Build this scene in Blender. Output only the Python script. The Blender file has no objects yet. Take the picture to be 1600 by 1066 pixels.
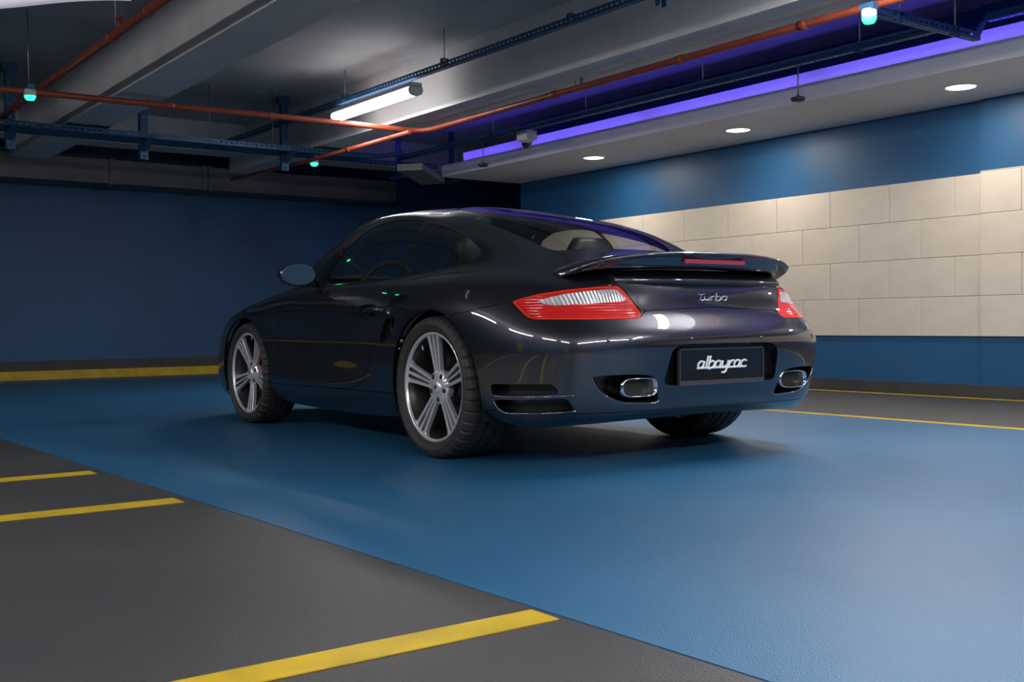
import bpy, bmesh, math, random
import numpy as np
from mathutils import Vector, Matrix
from mathutils.bvhtree import BVHTree
random.seed(7)
SC = bpy.context.scene
COL = SC.collection
# ------------------------------------------------------------------ camera
FPX = 1721.15
CAM = np.array([-4.3758, 3.625, .6303]); YAW, PITCH, ROLL = -.6281, -.0165, -.009
def _basis():
    fw = np.array([math.cos(YAW)*math.cos(PITCH), math.sin(YAW)*math.cos(PITCH), math.sin(PITCH)])
    rt = np.array([math.sin(YAW), -math.cos(YAW), 0]); up = np.cross(rt, fw)
    c, s = math.cos(ROLL), math.sin(ROLL)
    return fw, c*rt+s*up, -s*rt+c*up
FW, RT, UP = _basis()
cd = bpy.data.cameras.new('camera'); cam = bpy.data.objects.new('camera', cd); COL.objects.link(cam)
cam.matrix_world = Matrix(((RT[0], UP[0], -FW[0], CAM[0]), (RT[1], UP[1], -FW[1], CAM[1]), (RT[2], UP[2], -FW[2], CAM[2]), (0, 0, 0, 1)))
cd.sensor_width = 36; cd.lens = 36*FPX/1600; cd.clip_start = .05; cd.clip_end = 200
SC.camera = cam
# ------------------------------------------------------------------ world and exposure
W = bpy.data.worlds.new('world'); SC.world = W; W.use_nodes = True
W.node_tree.nodes['Background'].inputs[0].default_value = (.25, .3, .45, 1)
W.node_tree.nodes['Background'].inputs[1].default_value = .02
SC.view_settings.view_transform = 'Standard'; SC.view_settings.look = 'None'
SC.view_settings.exposure = 0.0; SC.view_settings.gamma = 1; SC.view_settings.use_curve_mapping = False
def area_light(name, loc, size, energy, color=(1, 1, 1), rot=(0, 0, 0)):
    l = bpy.data.lights.new(name, 'AREA'); l.shape = 'RECTANGLE'; l.size, l.size_y = size; l.energy = energy; l.color = color
    o = bpy.data.objects.new(name, l); o.location = loc; o.rotation_euler = rot; COL.objects.link(o); return o
# ------------------------------------------------------------------ materials
MATS = {}
def mat(name, color=(.5, .5, .5), rough=.5, metal=0., coat=0., coat_rough=.03, emit=None, estr=0., noise=None, bump=None, spec=.5, trans=0., ior=1.45, alpha=1., coat_ior=1.5, ribs=None):
    if name in MATS: return MATS[name]
    m = bpy.data.materials.new(name); m.use_nodes = True; nt = m.node_tree; b = nt.nodes['Principled BSDF']
    I = b.inputs
    I['Base Color'].default_value = (*color, 1); I['Roughness'].default_value = rough; I['Metallic'].default_value = metal
    I['Coat Weight'].default_value = coat; I['Coat Roughness'].default_value = coat_rough
    I['Specular IOR Level'].default_value = spec; I['Transmission Weight'].default_value = trans; I['IOR'].default_value = ior; I['Alpha'].default_value = alpha
    if emit: I['Emission Color'].default_value = (*emit, 1); I['Emission Strength'].default_value = estr
    tc = nt.nodes.new('ShaderNodeTexCoord')
    if noise:      # (scale, other colour, contrast lo, hi, roughness spread)
        n = nt.nodes.new('ShaderNodeTexNoise'); n.inputs['Scale'].default_value = noise[0]; n.inputs['Detail'].default_value = 6
        nt.links.new(tc.outputs['Object'], n.inputs['Vector'])
        r = nt.nodes.new('ShaderNodeMapRange'); r.inputs[1].default_value = noise[2]; r.inputs[2].default_value = noise[3]
        nt.links.new(n.outputs['Fac'], r.inputs[0])
        x = nt.nodes.new('ShaderNodeMix'); x.data_type = 'RGBA'
        x.inputs[6].default_value = (*color, 1); x.inputs[7].default_value = (*noise[1], 1)
        nt.links.new(r.outputs[0], x.inputs[0]); nt.links.new(x.outputs[2], I['Base Color'])
        if len(noise) > 4:
            q = nt.nodes.new('ShaderNodeMapRange'); q.inputs[3].default_value = rough-noise[4]; q.inputs[4].default_value = rough+noise[4]
            nt.links.new(n.outputs['Fac'], q.inputs[0]); nt.links.new(q.outputs[0], I['Roughness'])
    if bump:       # (scale, strength, distance)
        n2 = nt.nodes.new('ShaderNodeTexNoise'); n2.inputs['Scale'].default_value = bump[0]; n2.inputs['Detail'].default_value = 3
        nt.links.new(tc.outputs['Object'], n2.inputs['Vector'])
        bp = nt.nodes.new('ShaderNodeBump'); bp.inputs['Strength'].default_value = bump[1]; bp.inputs['Distance'].default_value = bump[2]
        nt.links.new(n2.outputs['Fac'], bp.inputs['Height']); nt.links.new(bp.outputs[0], I['Normal'])
    I['Coat IOR'].default_value = coat_ior
    if ribs:       # (scale, strength, distance, axis): moulded ribs of a lens
        w = nt.nodes.new('ShaderNodeTexWave'); w.wave_type = 'BANDS'; w.bands_direction = ribs[3]; w.inputs['Scale'].default_value = ribs[0]; w.inputs['Distortion'].default_value = .4
        nt.links.new(tc.outputs['Object'], w.inputs['Vector'])
        bp = nt.nodes.new('ShaderNodeBump'); bp.inputs['Strength'].default_value = ribs[1]; bp.inputs['Distance'].default_value = ribs[2]
        nt.links.new(w.outputs['Fac'], bp.inputs['Height']); nt.links.new(bp.outputs[0], I['Normal'])
    MATS[name] = m; return m
def glass_mat(name, tint, refl=1.45, rough=0.0):
    m = bpy.data.materials.new(name); m.use_nodes = True; nt = m.node_tree; nt.nodes.clear()
    o = nt.nodes.new('ShaderNodeOutputMaterial'); mx = nt.nodes.new('ShaderNodeMixShader'); f = nt.nodes.new('ShaderNodeFresnel'); f.inputs[0].default_value = refl
    ge = nt.nodes.new('ShaderNodeNewGeometry'); mr = nt.nodes.new('ShaderNodeMapRange'); mr.inputs[3].default_value = refl; mr.inputs[4].default_value = 1/refl
    nt.links.new(ge.outputs['Backfacing'], mr.inputs[0]); nt.links.new(mr.outputs[0], f.inputs[0])      # a thin pane mirrors alike from both faces
    t = nt.nodes.new('ShaderNodeBsdfTransparent'); t.inputs[0].default_value = (*tint, 1)
    g = nt.nodes.new('ShaderNodeBsdfGlossy'); g.inputs['Roughness'].default_value = rough
    nt.links.new(f.outputs[0], mx.inputs[0]); nt.links.new(t.outputs[0], mx.inputs[1]); nt.links.new(g.outputs[0], mx.inputs[2]); nt.links.new(mx.outputs[0], o.inputs[0])
    MATS[name] = m; return m
# ------------------------------------------------------------------ objects
def tag(o, label=None, cat=None, group=None, kind=None):
    if label: o['label'] = label
    if cat: o['category'] = cat
    if group: o['group'] = group
    if kind: o['kind'] = kind
    return o
def empty(name, loc=(0, 0, 0), parent=None):
    o = bpy.data.objects.new(name, None); o.location = loc; o.empty_display_size = .1; COL.objects.link(o)
    if parent: o.parent = parent
    return o
def link(name, me, m, parent=None, loc=None, rot=None):
    if m and not me.materials: me.materials.append(m)
    o = bpy.data.objects.new(name, me); COL.objects.link(o)
    if parent: o.parent = parent
    if loc is not None: o.location = loc
    if rot is not None: o.rotation_euler = rot
    return o
class MB:
    """collects shapes for ONE mesh object"""
    def __init__(s): s.v = []; s.f = []; s.sm = []
    def add(s, V, F, smooth=False):
        b = len(s.v); s.v += [tuple(float(c) for c in p) for p in V]; s.f += [tuple(i+b for i in f) for f in F]; s.sm += [smooth]*len(F); return s
    def box(s, a, b):
        x0, y0, z0 = a; x1, y1, z1 = b
        return s.add([(x0,y0,z0),(x1,y0,z0),(x1,y1,z0),(x0,y1,z0),(x0,y0,z1),(x1,y0,z1),(x1,y1,z1),(x0,y1,z1)],
                     [(0,3,2,1),(4,5,6,7),(0,1,5,4),(1,2,6,5),(2,3,7,6),(3,0,4,7)])
    def cbox(s, c, d): return s.box([c[i]-d[i]/2 for i in range(3)], [c[i]+d[i]/2 for i in range(3)])
    def tube(s, pts, r, n=12, cap=True, smooth=True):
        pts = [np.array(p, float) for p in pts]; rs = r if hasattr(r, '__len__') else [r]*len(pts)
        V = []; up = None
        for i, p in enumerate(pts):
            d = pts[min(i+1, len(pts)-1)]-pts[max(i-1, 0)]; d = d/np.linalg.norm(d)
            if up is None:
                up = np.array([0, 0, 1.]) if abs(d[2]) < .9 else np.array([1., 0, 0])
            a = np.cross(d, up); a /= np.linalg.norm(a); b = np.cross(a, d); up = b
            V += [p+rs[i]*(math.cos(2*math.pi*k/n)*a+math.sin(2*math.pi*k/n)*b) for k in range(n)]
        F = [(i*n+k, i*n+(k+1) % n, (i+1)*n+(k+1) % n, (i+1)*n+k) for i in range(len(pts)-1) for k in range(n)]
        s.add(V, F, smooth)
        if cap:
            b0 = len(s.v)-len(V); s.f += [tuple(b0+k for k in range(n))[::-1], tuple(b0+(len(pts)-1)*n+k for k in range(n))]; s.sm += [False]*2
        return s
    def lathe(s, prof, n=48, axis='z', c=(0, 0, 0), smooth=True, closed=False, rfun=None):
        """prof: list of (radius, height) turned about an axis"""
        V = []
        for k in range(n):
            a = 2*math.pi*k/n; ca, sa = math.cos(a), math.sin(a)
            for j, (r, h) in enumerate(prof):
                rr = r if rfun is None else rfun(j, k, r)
                p = (rr*ca, rr*sa, h) if axis == 'z' else ((rr*ca, h, rr*sa) if axis == 'y' else (h, rr*ca, rr*sa))
                V.append((p[0]+c[0], p[1]+c[1], p[2]+c[2]))
        m = len(prof); F = []
        for k in range(n):
            for j in range(m if closed else m-1):
                j2 = (j+1) % m; k2 = (k+1) % n
                F.append((k*m+j, k2*m+j, k2*m+j2, k*m+j2))
        return s.add(V, F, smooth)
    def loft(s, rings, closed=True, caps=False, smooth=True):
        n = len(rings[0]); V = [p for r in rings for p in r]; F = []
        for i in range(len(rings)-1):
            for k in range(n if closed else n-1):
                k2 = (k+1) % n; F.append((i*n+k, i*n+k2, (i+1)*n+k2, (i+1)*n+k))
        s.add(V, F, smooth)
        if caps:
            b0 = len(s.v)-len(V); s.f += [tuple(b0+k for k in range(n))[::-1], tuple(b0+(len(rings)-1)*n+k for k in range(n))]; s.sm += [False]*2
        return s
    def prism(s, poly, fn, d):
        """2-D polygon extruded: fn(a, b, h) -> 3-D"""
        n = len(poly); V = [fn(a, b, 0) for a, b in poly]+[fn(a, b, d) for a, b in poly]
        return s.add(V, [tuple(range(n))[::-1], tuple(range(n, 2*n))]+[(k, (k+1) % n, n+(k+1) % n, n+k) for k in range(n)])
    def mesh(s, name, fix=True):
        me = bpy.data.meshes.new(name); me.from_pydata(s.v, [], s.f); me.polygons.foreach_set('use_smooth', s.sm)
        if fix:
            bm = bmesh.new(); bm.from_mesh(me); bmesh.ops.recalc_face_normals(bm, faces=bm.faces); bm.to_mesh(me); bm.free()
        me.update(); return me
    def build(s, name, m, parent=None, loc=None, rot=None, fix=True): return link(name, s.mesh(name, fix), m, parent, loc, rot)
def copy_tree(o, parent=None):
    c = o.copy(); COL.objects.link(c); c.parent = parent
    for ch in [x for x in bpy.data.objects if x.parent == o]: copy_tree(ch, c)
    return c
# ------------------------------------------------------------------ the garage
def at(px, py, ax, val):
    """point of the place seen at a pixel of the photograph, on a known plane"""
    r = FW+RT*(px-800)/FPX+UP*(533-py)/FPX; t = (val-CAM[ax])/r[ax]; return CAM+t*r
SLAB, XB, YW = 3.1, 9.75, -4.57
M_GREY = mat('grey_floor_coat', (.040, .042, .046), .42, noise=(1.3, (.054, .053, .053), .35, .7, .08), bump=(260, .45, .004))
M_BLUE = mat('blue_floor_coat', (.014, .088, .195), .36, noise=(.9, (.022, .118, .245), .35, .7, .07), bump=(240, .5, .004))
M_YEL = mat('yellow_line_paint', (.52, .36, .012), .5, noise=(6, (.36, .24, .012), .35, .75), bump=(200, .2, .003))
M_WALL = mat('blue_wall_paint', (.014, .085, .205), .5, noise=(.7, (.012, .07, .17), .35, .7), bump=(90, .1, .003))
M_CONC = mat('painted_concrete', (.62, .61, .62), .75, noise=(2.2, (.52, .52, .54), .35, .7), bump=(35, .35, .01))
M_SLAB = mat('slab_concrete', (.42, .425, .435), .8, noise=(1.7, (.34, .345, .355), .35, .7), bump=(30, .35, .01))
M_WHITE = mat('white_soffit', (.72, .70, .70), .6, noise=(2., (.67, .65, .66), .3, .7))
M_TILE = mat('beige_stone', (.60, .53, .45), .45, noise=(5, (.54, .475, .40), .3, .7, .05), bump=(120, .08, .002))
M_DARK = mat('dark_base_coat', (.05, .05, .052), .6, noise=(4, (.03, .03, .03), .3, .7))
M_GROUT = mat('grout', (.40, .355, .30), .8)
def struct(mb, name, m, parent=None):
    o = mb.build(name, m, parent)
    if not parent: o['kind'] = 'structure'
    return o
floor = struct(MB().box((-10, -8, -.2), (XB+.2, 9.5, -.002)), 'floor', M_GREY)
e0, e1 = (12., 2.62), (-10., 1.93)          # the edge of the blue lane on the bay side
MB().add([(-10,-2.35,-.0018),(XB,-2.35,-.0018),(XB,2.53,-.0018),(-10,1.93,-.0018),(-10,-2.35,0),(XB,-2.35,0),(XB,2.53,0),(-10,1.93,0)],
         [(0,3,2,1),(4,5,6,7),(0,1,5,4),(1,2,6,5),(2,3,7,6),(3,0,4,7)]).build('painted_lane', M_BLUE, floor)
def line(x0, y0, x1, y1): MB().box((min(x0, x1), min(y0, y1), -.0015), (max(x0, x1), max(y0, y1), .0012)).build('painted_line', M_YEL, floor)
line(-10, -2.43, XB-.2, -2.345); line(-10, -4.49, 6.7, -4.425)
for xa, xb, y0 in ((-2.545, -2.45, 2.18), (-.505, -.39, 2.27), (.49, .595, 2.30), (-4.6, -4.5, 2.1), (2.55, 2.65, 2.37), (4.6, 4.7, 2.42)): line(xa, y0, xb, 7.2)
wr = struct(MB().box((-10, YW-.25, 0), (6.7, YW, SLAB)), 'wall_right', M_WALL)
MB().box((-10, YW-.01, 0), (.514, YW+.035, SLAB)).build('pilaster', M_WALL, wr)
# stone cladding: each slab is a piece of its own
MB().box((-10, YW-.005, .488), (6.7, YW+.010, 1.785)).build('cladding_backing', M_GROUT, wr)
MB().box((-10, YW+.03, .488), (.514, YW+.045, 1.80)).build('cladding_backing', M_GROUT, wr)
def rbox(w, h, d, b=.003):
    mb = MB(); z = [(-w/2, -h/2), (w/2, -h/2), (w/2, h/2), (-w/2, h/2)]
    q = [(x*(1-2*b/w), y*(1-2*b/h)) for x, y in z]
    V = [(x, 0, y) for x, y in z]+[(x, d-b, y) for x, y in z]+[(x, d, y) for x, y in q]
    return mb.add(V, [(0,1,5,4),(1,2,6,5),(2,3,7,6),(3,0,4,7),(4,5,9,8),(5,6,10,9),(6,7,11,10),(7,4,8,11),(8,9,10,11)])
tme = {}
for r in range(4):
    z0 = .488+.3242*r; x = 6.7; first = True
    off = .31 if r in (0, 2) else 0
    edges = [.514]+[e for e in np.arange(.514+.245+off-.62*2, 6.7, .617) if e > .60 and e < 6.62]+[6.7]
    edges2 = [-10]+[e for e in np.arange(-9.7+off, .45, .617)]+[.514]
    for E_, dy in ((edges, .010), (edges2, .045)):
        for a0, b0 in zip(E_[:-1], E_[1:]):
            w = round(b0-a0-.003, 3)
            if w < .03 or b0 < -6: continue
            if w not in tme: tme[w] = rbox(w, .3242-.003, .008).mesh('tile')
            link('tile', tme[w], M_TILE, wr, ((a0+b0)/2, YW+dy, z0+.162))
bb = struct(MB().box((-10, YW-.01, 0), (6.7, YW+.05, .10)), 'baseboard_right', M_DARK)
wb = struct(MB().box((XB, -8, 0), (XB+.25, 9.5, SLAB)), 'wall_back', M_WALL)
struct(MB().box((XB-.06, -8, 0), (XB+.01, 9.5, .22)), 'baseboard_back', M_DARK)
kb = MB().box((9.6, -7.9, 0), (XB-.05, 6.5, .105)).build('kerb', M_YEL); kb['kind'] = 'structure'; kb.name = 'trim_1'
struct(MB().box((-10, 9.0, 0), (XB+.2, 9.25, SLAB)), 'wall_left', M_WALL)
struct(MB().box((-10.25, -8, 0), (-10, 9.5, SLAB)), 'wall_front', M_WALL)
struct(MB().box((6.45, -8, 0), (6.7, YW-.25, SLAB)), 'wall_return', M_WALL)
struct(MB().box((6.5, -8.2, 0), (XB+.2, -8, SLAB)), 'wall_far', M_WALL)
cl = struct(MB().box((-10.2, -8.2, SLAB), (XB+.3, 9.5, SLAB+.2)), 'ceiling', M_SLAB)
MB().box((-10, -2.15, 2.575), (9.12, -1.75, SLAB+.01)).build('ceiling_beam', M_CONC, cl)
MB().box((-10, .45, 2.57), (9.12, .86, SLAB+.01)).build('ceiling_beam', M_CONC, cl)
MB().box((-10, 4.6, 2.57), (9.12, 5.0, SLAB+.01)).build('ceiling_beam', M_CONC, cl)
MB().box((8.6, -8, 2.75), (9.0, 9, SLAB+.01)).build('cross_beam', M_CONC, cl)
# dropped soffit with a cove along the right wall
so = struct(MB().box((-10, YW, 2.365), (6.7, -3.41, 2.50)), 'ceiling_soffit', M_WHITE)
MB().box((-10, -3.68, 2.50), (6.55, -3.62, 2.65)).build('cove_upstand', M_WHITE, so)
M_LED = mat('violet_led', (.1, .05, .5), .5, emit=(.13, .07, 1.), estr=1.6)
MB().box((-10, -3.612, 2.502), (6.5, -3.598, 2.508)).build('led_strip', M_LED, so)
for k in range(6):
    area_light('cove_light', (-3.6+2*k, -3.45, 2.51), (1.9, .02), 6, (.14, .09, 1.), (math.pi+.1, 0, 0))
# grey duct at the far wall
du = MB().box((9.15, -4.2, 2.345), (9.7, 9, 2.63))
du = du.build('air_duct', mat('duct_sheet', (.16, .16, .165), .5, .3, noise=(3, (.12, .12, .125), .3, .7)))
tag(du, 'long grey sheet-metal air duct running under the ceiling at the far blue wall', 'duct')
for y in (3.2, 1.2, -.28, -1.42, -1.5, -3.6):
    MB().box((9.13, y-.02, 2.33), (9.7, y+.02, 2.645)).build('duct_flange', MATS['duct_sheet'], du)
# columns with hazard stripes on the left side (seen mirrored in the doors)
for cx, cy in ((8.9, 5.3), (2.6, 7.6), (-4.2, 7.6)):
    c = struct(MB().box((cx-.22, cy-.22, 0), (cx+.22, cy+.22, SLAB)), 'column', M_WALL); c['kind'] = 'structure'
    MB().box((cx-.228, cy-.228, .25), (cx+.228, cy+.228, 1.15)).build('stripe_backing', mat('black_paint', (.01, .01, .01), .5), c)
    for k in range(5): MB().box((cx-.231, cy-.231, .3+k*.17), (cx+.231, cy+.231, .385+k*.17)).build('stripe', M_YEL, c)
# ------------------------------------------------------------------ services under the ceiling
M_RAIL = mat('blue_steel', (.03, .10, .22), .45, .3, noise=(12, (.02, .075, .17), .3, .7))
M_ROD = mat('zinc_rod', (.35, .35, .37), .4, .9)
M_PIPE = mat('red_pipe_paint', (.25, .048, .024), .38, noise=(9, (.20, .036, .018), .3, .7))
M_CABLE = mat('cable_black', (.015, .014, .013), .5)
def slotted(mb, L, fn, w=.05, pitch=.055, sl=.030, sh=.012):
    """slotted flange of length L: fn(s, t) -> 3-D, quads leave the slots open"""
    n = int(L/pitch)
    for k in range(n):
        a, b = k*pitch, (k+1)*pitch; c, d = a+(pitch-sl)/2, b-(pitch-sl)/2; lo, hi = w/2-sh/2, w/2+sh/2
        V = [fn(a,0),fn(b,0),fn(b,lo),fn(a,lo),fn(a,hi),fn(b,hi),fn(b,w),fn(a,w),fn(c,lo),fn(d,lo),fn(d,hi),fn(c,hi)]
        mb.add(V, [(0,1,2,9,8,3),(4,11,10,5,6,7),(3,8,11,4),(9,2,5,10)])
    mb.add([fn(n*pitch,0),fn(L,0),fn(L,w),fn(n*pitch,w)], [(0,1,2,3)])
def angle_rail(name, a, b, parent=None, w=.05, side=None, sheet=None):
    """L-section slotted steel from a to b; the upright flange and the flat flange"""
    a, b = np.array(a, float), np.array(b, float); L = np.linalg.norm(b-a); d = (b-a)/L
    n = np.array([-d[1], d[0], 0]) if side is None else np.array(side, float); n /= np.linalg.norm(n)
    up = np.array([0, 0, 1.]) if abs(d[2]) < .9 else np.cross(d, n)
    mb = MB(); slotted(mb, L, lambda s, t: a+d*s+up*t, w); slotted(mb, L, lambda s, t: a+d*s+n*t, w)
    o = mb.build(name, M_RAIL, parent, fix=False); m = o.modifiers.new('steel', 'SOLIDIFY'); m.thickness = .004; m.offset = 0
    return o
def rod(p, z1, parent, r=.005): MB().tube([p, (p[0], p[1], z1)], r, 8).build('hanger_rod', M_ROD, parent)
def clamp(p, parent):
    MB().box((p[0]-.02, p[1]-.03, p[2]-.01), (p[0]+.02, p[1]-.024, p[2]+.05)).box((p[0]-.02, p[1]+.024, p[2]-.01), (p[0]+.02, p[1]+.03, p[2]+.05)).box((p[0]-.02, p[1]-.03, p[2]+.045), (p[0]+.02, p[1]+.03, p[2]+.05)).build('hanger_clamp', M_RAIL, parent)
# rail over the tube lamp
r1 = angle_rail('cable_rail', (-9, -1.37, 2.715), (9.0, -1.37, 2.80), side=(0, -1, 0)); tag(r1, 'long blue slotted steel rail that carries the lit tube lamp', 'rail')
for q, z in (((1030,2), 0), ((890,28), 0), ((692,97), 0), ((537,152), 0), ((425,195), 0)):
    p = at(q[0], q[1], 1, -1.37); rod((p[0], -1.385, p[2]), SLAB, r1); clamp((p[0], -1.385, p[2]-.02), r1)
# rail along the soffit
r2 = angle_rail('cable_rail', (-.19, -2.8, 2.49), (6.7, -2.8, 2.515), side=(0, -1, 0)); tag(r2, 'blue slotted steel rail hung in front of the violet lit soffit', 'rail')
for q in ((1340,75), (1095,130), (912,175), (768,215)):
    p = at(q[0], q[1], 1, -2.8); rod((p[0], -2.82, p[2]), SLAB, r2); clamp((p[0], -2.82, p[2]-.02), r2)
# short bracket with the indicator on the right
r3 = angle_rail('cross_bracket', (-.25, -2.05, 2.485), (-.27, -3.22, 2.48), side=(1, 0, 0)); tag(r3, 'short blue slotted bracket carrying a green indicator near the soffit', 'bracket')
angle_rail('bracket_arm', (-.27, -3.2, 2.48), (-.27, -3.3, 2.62), r3, side=(1, 0, 0)); angle_rail('bracket_arm', (-.27, -3.3, 2.62), (-1.8, -3.3, 2.62), r3, side=(0, -1, 0))
for y in (-2.35, -2.95): rod((-.255, y, 2.5), SLAB, r3); clamp((-.255, y, 2.48), r3)
# wide tray across the bays
ct = angle_rail('cable_tray', (6.55, 4.5, 2.49), (6.55, -2.45, 2.49), side=(1, 0, 0)); tag(ct, 'wide blue slotted cable tray crossing the bays with loose black cables on it', 'tray')
angle_rail('tray_side', (6.95, 4.5, 2.49), (6.95, -2.6, 2.49), ct, side=(-1, 0, 0))
MB().box((6.57, -2.4, 2.492), (6.93, 4.5, 2.497)).build('tray_floor', M_RAIL, ct)
angle_rail('tray_side', (6.55, -2.45, 2.49), (6.5, -2.78, 2.55), ct, side=(1, 0, 0)); angle_rail('tray_side', (6.95, -2.6, 2.49), (6.75, -3.38, 2.47), ct, side=(-1, 0, 0))
for q in ((14,150), (223,200), (443,205)):
    p = at(q[0], q[1], 0, 6.75); y = p[1]
    mb = MB(); slotted(mb, SLAB-2.30, lambda s, t: np.array([6.72, y-.04+t, 2.30+s]), .08); slotted(mb, SLAB-2.30, lambda s, t: np.array([6.72+t, y-.04, 2.30+s]), .05); slotted(mb, SLAB-2.30, lambda s, t: np.array([6.72+t, y+.04, 2.30+s]), .05)
    o = mb.build('tray_post', M_RAIL, ct, fix=False); m = o.modifiers.new('steel', 'SOLIDIFY'); m.thickness = .004
    MB().cbox((6.75, y, 3.06), (.12, .13, .08)).build('post_foot', M_RAIL, ct)
    MB().add([(6.72,y-.03,2.48),(6.72,y+.03,2.48),(6.72,y+.03,2.38),(6.72,y-.03,2.38),(6.45,y-.03,2.48),(6.45,y+.03,2.48)], [(0,1,2,3),(0,4,5,1),(4,3,2,5),(0,3,4),(1,5,2)]).build('tray_arm', M_RAIL, ct)
for q in ((327,178), (425,140), (505,170)):
    p = at(q[0], q[1], 0, 6.6); rod((6.6, p[1], 2.5), SLAB, ct)
random.seed(3)
for j in range(7):
    y0 = random.uniform(-2.0, 3.6); pts = [(6.6+.2*random.random(), y0-k*.12, 2.505+.05*abs(math.sin(k*1.3+j))*random.random()+.004*j) for k in range(8)]
    MB().tube(pts, .006, 6).build('loose_cable', M_CABLE, ct)
for j in range(3): MB().tube([(6.62+.05*j, 4.4, 2.505), (6.63+.06*j, 2, 2.507), (6.6+.07*j, -.5, 2.505), (6.62+.06*j, -2.4, 2.506)], .008, 6).build('loose_cable', M_CABLE, ct)
# posts beyond the beam
for q in ((622,222), (705,208)):
    p = at(q[0], q[1], 0, 7.6); y = p[1]
    mb = MB(); slotted(mb, .65, lambda s, t: np.array([7.6, y-.04+t, 2.45+s]), .08)
    o = mb.build('hanging_post', M_RAIL, None, fix=False); m = o.modifiers.new('steel', 'SOLIDIFY'); m.thickness = .004
    MB().cbox((7.6, y, 2.46), (.3, .08, .03)).build('post_arm', M_RAIL, o)
    tag(o, 'dark blue slotted post hanging behind the beam, '+('beside the bend of the red pipe' if q[0] < 650 else 'beside the violet cove'), 'post')
# pale cable duct sloping to the opening
p0, p1 = at(640, 266, 2, 2.36), at(676, 288, 2, 2.29)
d = (p1-p0)/np.linalg.norm(p1-p0); n = np.array([-d[1], d[0], 0])*.15
cdq = MB().add([p0-n, p0+n, p1+n, p1-n, p0-n+[0,0,.07], p0+n+[0,0,.07], p1+n+[0,0,.07], p1-n+[0,0,.07]], [(0,3,2,1),(4,5,6,7),(0,1,5,4),(1,2,6,5),(2,3,7,6),(3,0,4,7)]).build('cable_duct', mat('galvanised', (.25, .24, .22), .5, .5))
tag(cdq, 'galvanised cable duct running towards the dark opening beside the soffit', 'duct')
# red sprinkler pipes
def pipe(name, pts, r, label, joints=(), heads=()):
    o = MB().tube(pts, r, 14).build(name, M_PIPE); tag(o, label, 'pipe')
    for p, ax in joints:
        d = np.zeros(3); d[ax] = .035; MB().tube([np.array(p)-d, np.array(p)+d], r*1.22, 14).build('pipe_coupling', M_PIPE, o)
    for p in heads:
        MB().tube([p, (p[0], p[1], p[2]+.07)], .012, 8).tube([(p[0], p[1], p[2]+.07), (p[0], p[1], p[2]+.085)], .022, 10).build('sprinkler_head', M_PIPE, o)
        MB().tube([(p[0]+.08, p[1], p[2]), (p[0]+.08, p[1], SLAB)], .005, 6).build('pipe_hanger', M_ROD, o)
    return o
crv = [(4.83, -1.82, 2.5), (4.81, -1.91, 2.5), (4.76, -1.97, 2.5), (4.67, -2.0, 2.5), (4.57, -2.005, 2.5)]
pipe('sprinkler_pipe', [(5.25, 8.9, 2.5), (4.95, 1.0, 2.5), (4.86, -.7, 2.5)]+crv+[(2.0, -2.0, 2.5), (-9.5, -1.99, 2.5)], .026,
     'red sprinkler pipe that bends and runs on below the concrete beam', [((4.9,.45,2.5),1), ((4.88,-.45,2.5),1), ((2.75,-2.0,2.5),0), ((1.3,-2.0,2.5),0), ((.2,-2.0,2.5),0)], [((4.91, .62, 2.51)), ((2.4, -2.0, 2.51))])
pipe('sprinkler_pipe', [(-9.5, 1.38, 2.6), (1.0, 1.38, 2.6), (5.4, 1.4, 2.6), (9.0, 1.4, 2.6)], .03,
     'red sprinkler pipe with a sprinkler head beside the wide concrete beam', [((3.3,1.39,2.6),0), ((2.55,1.385,2.6),0), ((6.2,1.4,2.6),0)], [((3.15, 1.385, 2.62))])
pipe('sprinkler_pipe', [at(362,280,2,2.37), at(480,252,2,2.39), at(640,206,2,2.43)], .02, 'thin dark red pipe passing behind the blue cable tray', [(at(545,233.5,2,2.407),0)])
# tube lamps
M_TUBE = mat('lit_diffuser', (.9, .9, .9), .4, emit=(1., .98, .95), estr=48)
M_TUBE1 = mat('lit_diffuser_opal', (.9, .9, .9), .4, emit=(1., .98, .95), estr=9)
M_HOUS = mat('lamp_housing', (.55, .55, .56), .5)
def tube_lamp(x0, y, z, axis='x', energy=60, label='', L=1.55, upf=.22, dm=None):
    root = empty('tube_lamp', (x0, y, z)); tag(root, label, 'lamp')
    prof = [(.05, .0), (.062, -.03), (.052, -.062), (.02, -.078), (-.02, -.078), (-.052, -.062), (-.062, -.03), (-.05, 0)]
    P = (lambda s, a, h: (s, a, h)) if axis == 'x' else (lambda s, a, h: (a, s, h))
    MB().loft([[P(s, a*k, h*k) for a, h in prof] for s, k in ((.03, .8), (.05, 1), (L-.05, 1), (L-.03, .8))], True, True).build('diffuser', dm or M_TUBE, root)
    MB().box(P(0, -.055, -.005), P(L, .055, .03)).build('housing', M_HOUS, root)
    for s in (0, L-.035): MB().loft([[P(s+t, a*1.08, h*1.08) for a, h in prof] for t in (0, .035)], True, True).build('end_cap', M_HOUS, root)
    lo = area_light('tube_light', (0, 0, 0), (L-.1, .1), energy, (1., .97, .94)); lo.parent = root; lo.location = P(L/2, 0, -.085)
    if axis == 'y': lo.rotation_euler = (0, 0, math.pi/2)
    up = area_light('added_uplight', (0, 0, 0), (L-.1, .1), energy*upf, (1., .97, .94)); up.parent = root; up.location = P(L/2, 0, .035); up.rotation_euler = (math.pi, 0, math.pi/2 if axis == 'y' else 0)  # extra light added above the housing to brighten the ceiling
    return root
tube_lamp(3.88, -1.37, 2.70, energy=48, label='lit white tube lamp fixed under the blue slotted rail', upf=.05, dm=M_TUBE1)
tube_lamp(-1.9, -1.37, 2.70, energy=60, label='lit tube lamp under the blue rail, above the car tail')
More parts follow.
